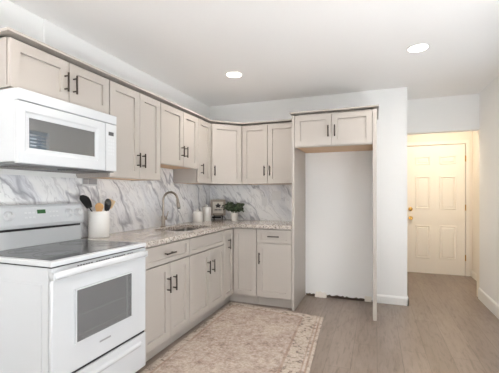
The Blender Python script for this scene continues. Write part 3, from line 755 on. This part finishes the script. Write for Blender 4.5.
# framed sign on a little stand
t = thing('picture_frame', (0.165, -0.10, CT), 'small greige framed sign on a dark metal stand in the counter corner', 'picture frame')
PF = Fr((0.075, -0.11, CT), (0.9375, 0.348, 0), (0.348, -0.9375, 0)); 
fw, b0, b1 = 0.20, 0.055, 0.268
mb = MB(); k = 0.030
for (a0, q0, a1, q1) in ((0, b0, k, b1), (fw - k, b0, fw, b1), (k, b1 - k, fw - k, b1), (k, b0, fw - k, b0 + k)): mb.fbox(PF, a0, q0, 0, a1, q1, 0.018)
link('border', mb, 'frame_wood', t, bevel=0.001)
cd = link('card', MB().fbox(PF, k, b0 + k, 0.004, fw - k, b1 - k, 0.009), 'card', t)
mb = MB(); cxx, czz = fw / 2 , 0.180
for ang, ln in ((90, 0.040), (25, 0.038), (155, 0.038), (215, 0.03), (325, 0.03)):
    a = math.radians(ang); du, dv = math.cos(a), math.sin(a); ring = []
    for q in range(12):
        tq = 2 * math.pi * q / 12; lu = ln / 2 * (1 + math.cos(tq)); wv = 0.011 * math.sin(tq)
        ring.append((cxx + du * lu - dv * wv, czz + dv * lu + du * wv))
    mb.sweep([[PF.p(a_, b_, c) for a_, b_ in ring] for c in (0.0092, 0.0102)])
link('leaf_motif', mb, 'ink', cd)
mb = MB()
for i in range(5): mb.fbox(PF, 0.055 + i * 0.019, 0.122, 0.0092, 0.067 + i * 0.019, 0.138, 0.0102)
link('lettering', mb, 'ink', cd)
mb = MB()
for a in (0.045, fw - 0.045):
    mb.tube([PF.p(a, 0.001, 0.030), PF.p(a, 0.075, 0.022)], 0.004, 8).tube([PF.p(a, 0.002, 0.030), PF.p(a, 0.002, -0.045)], 0.004, 8).tube([PF.p(a, 0.002, -0.045), PF.p(a, 0.17, -0.004)], 0.004, 8)
mb.tube([PF.p(0.045, 0.050, 0.024), PF.p(fw - 0.045, 0.050, 0.024)], 0.004, 8)
mb.tube([PF.p(0.02, 0.030, 0.012), PF.p(fw - 0.06, 0.030, 0.012)], 0.012, 8)
link('stand', mb, 'black_metal', t)

# potted plant
px, py = 0.465, -0.215
t = thing('potted_plant', (px, py, CT), 'small dark green leafy plant in a white pot on the counter', 'plant')
link('pot', MB().lathe((px, py, CT), [(0, 0), (0.036, 0), (0.038, 0.003), (0.050, 0.098), (0.050, 0.102), (0.045, 0.102), (0.043, 0.085), (0, 0.083)], 32), 'ceramic', t, smooth=True)
link('soil', MB().lathe((px, py, CT + 0.0835), [(0, 0), (0.041, 0), (0.030, 0.005), (0, 0.006)], 20), 'soil', t)
st = MB(); lv = MB()
def leaf(c, d, up, L, w):
    d = Vector(d).normalized(); s = d.cross(Vector(up)).normalized(); n = s.cross(d)
    cols = []
    for i in range(6):
        u = i / 5; ww = w * math.sin(math.pi * (0.10 + 0.82 * u)) ** 0.55 / 2
        p = Vector(c) + d * (L * u) - n * (0.25 * L * u * u)
        cols.append([p - s * ww + n * ww * 0.25, p - n * 0.0004, p + s * ww + n * ww * 0.25, p + n * 0.0006])
    lv.sweep(cols)
for k in range(20):
    a = 2 * math.pi * k / 20 + random.uniform(-.2, .2); reach = random.uniform(0.03, 0.125); hh = random.uniform(0.055, 0.14) - reach * 0.25
    b0_ = Vector((px + 0.02 * math.cos(a), py + 0.02 * math.sin(a), CT + 0.088))
    e = Vector((px + reach * 1.08 * math.cos(a), py + reach * 0.85 * math.sin(a), CT + 0.092 + hh))
    mid_ = (b0_ + e) / 2 + Vector((0, 0, 0.03)); st.tube([b0_, mid_, e], 0.0016, 6)
    for q in range(6):
        c = mid_.lerp(e, q / 5); aa = a + (1 if q % 2 else -1) * random.uniform(0.4, 1.3)
        leaf(c, (math.cos(aa), math.sin(aa), random.uniform(-0.3, 0.8)), (random.uniform(-.8, .8), random.uniform(-1.2, .5), random.uniform(.2, 1)), random.uniform(0.046, 0.066), random.uniform(0.042, 0.056))
link('stems', st, 'stem', t); link('leaves', lv, 'leaf', t, smooth=True)

# ------------------------------------------------------------------ outlets
def plate(name, F, a, b, w, h, label, sw=False, c0=0.0103):
    t = thing(name, F.p(a, b, c0), label, 'outlet')
    link('plate', MB().fbox(F, a - w / 2, b - h / 2, c0, a + w / 2, b + h / 2, c0 + 0.005), 'plate', t, bevel=0.0015)
    n = max(1, round(w / 0.07)) if sw else 1
    for i in range(n):
        ca = a + (i - (n - 1) / 2) * 0.046
        link('rocker' if sw else 'socket', MB().fbox(F, ca - 0.016, b - 0.033, c0 + 0.0052, ca + 0.016, b + 0.033, c0 + 0.0075), 'plate', t, bevel=0.001)
plate('wall_outlet', BACK, 0.802, 1.165, 0.072, 0.116, 'white single outlet plate on the marble, nearer the potted plant')
plate('wall_switch', BACK, 0.960, 1.235, 0.116, 0.116, 'white double switch plate on the marble, nearer the fridge recess', True)
t = thing('outlet_box', (0.011, -2.105, 1.34), 'double grey outlet high on marble under the tall cabinet', 'outlet')
link('plate', MB().fbox(LEFT, -2.180, 1.318, 0.0103, -2.030, 1.374, 0.015), 'white_plastic', t)
for a in (-2.172, -2.120):
    link('socket', MB().fbox(LEFT, a, 1.330, 0.0152, a + (0.044 if a < -2.15 else 0.084), 1.3735, 0.018), 'grey_plastic', t)

# ------------------------------------------------------------------ rug
mb = MB()
mb.hexa([(0.580, -0.590, 0.001), (0.615, -2.45, 0.001), (1.755, -2.55, 0.001), (1.655, -0.715, 0.001),
         (0.582, -0.592, 0.009), (0.617, -2.448, 0.009), (1.753, -2.548, 0.009), (1.653, -0.717, 0.009)])
tag(link('rug', mb, 'rug'), 'faded beige and rose traditional rug on the floor before the cabinets', 'rug')

# ------------------------------------------------------------------ recessed lights
lab = ['round recessed ceiling light nearer the cabinet corner', 'round recessed ceiling light above the way to the hall',
       'recessed ceiling light over the range side', 'recessed ceiling light over the open floor', 'recessed ceiling light by the added rear window, cabinet side', 'recessed ceiling light by the added rear window, open side']
for i, (x, y) in enumerate(LAMPS):
    t = thing('recessed_light', (x, y, H), lab[i], 'ceiling light', 'recessed ceiling lights')
    link('trim_ring', MB().lathe((x, y, H - 0.0005), [(0.075, 0), (0.088, 0), (0.087, -0.004), (0.079, -0.005), (0.075, -0.003), (0.075, 0)], 40, cap=False), 'trim', t, smooth=True)
    link('lens', MB().lathe((x, y, H - 0.0005), [(0, 0), (0.0745, 0), (0.0745, -0.003), (0, -0.0045)], 32), 'lens', t, smooth=True)
    a = area('lamp_light', (x, y, H - 0.012), (0, 0, -1), 0.13, 0.13, LAMP_POWER[i], WARM, 'DISK', 165)
t = thing('added_ceiling_light', (3.0, 1.0, H), 'unseen round flush light added on the hall ceiling to light the entry door', 'ceiling light')  # added fixture, hidden above the header, as source of the hall light
link('base', MB().lathe((3.0, 1.0, H - 0.0005), [(0, 0), (0.262, 0), (0.262, -0.008), (0, -0.008)], 40), 'trim', t, smooth=True)
link('diffuser', MB().lathe((3.0, 1.0, H - 0.009), [(0, 0), (0.252, 0), (0.250, -0.006), (0, -0.008)], 40), 'hall_lens', t, smooth=True)
area('hall_light', (3.0, 1.0, H - 0.02), (0, 0, -1), 0.5, 0.5, HALL_POWER, HALL_WARM, 'DISK', 175)
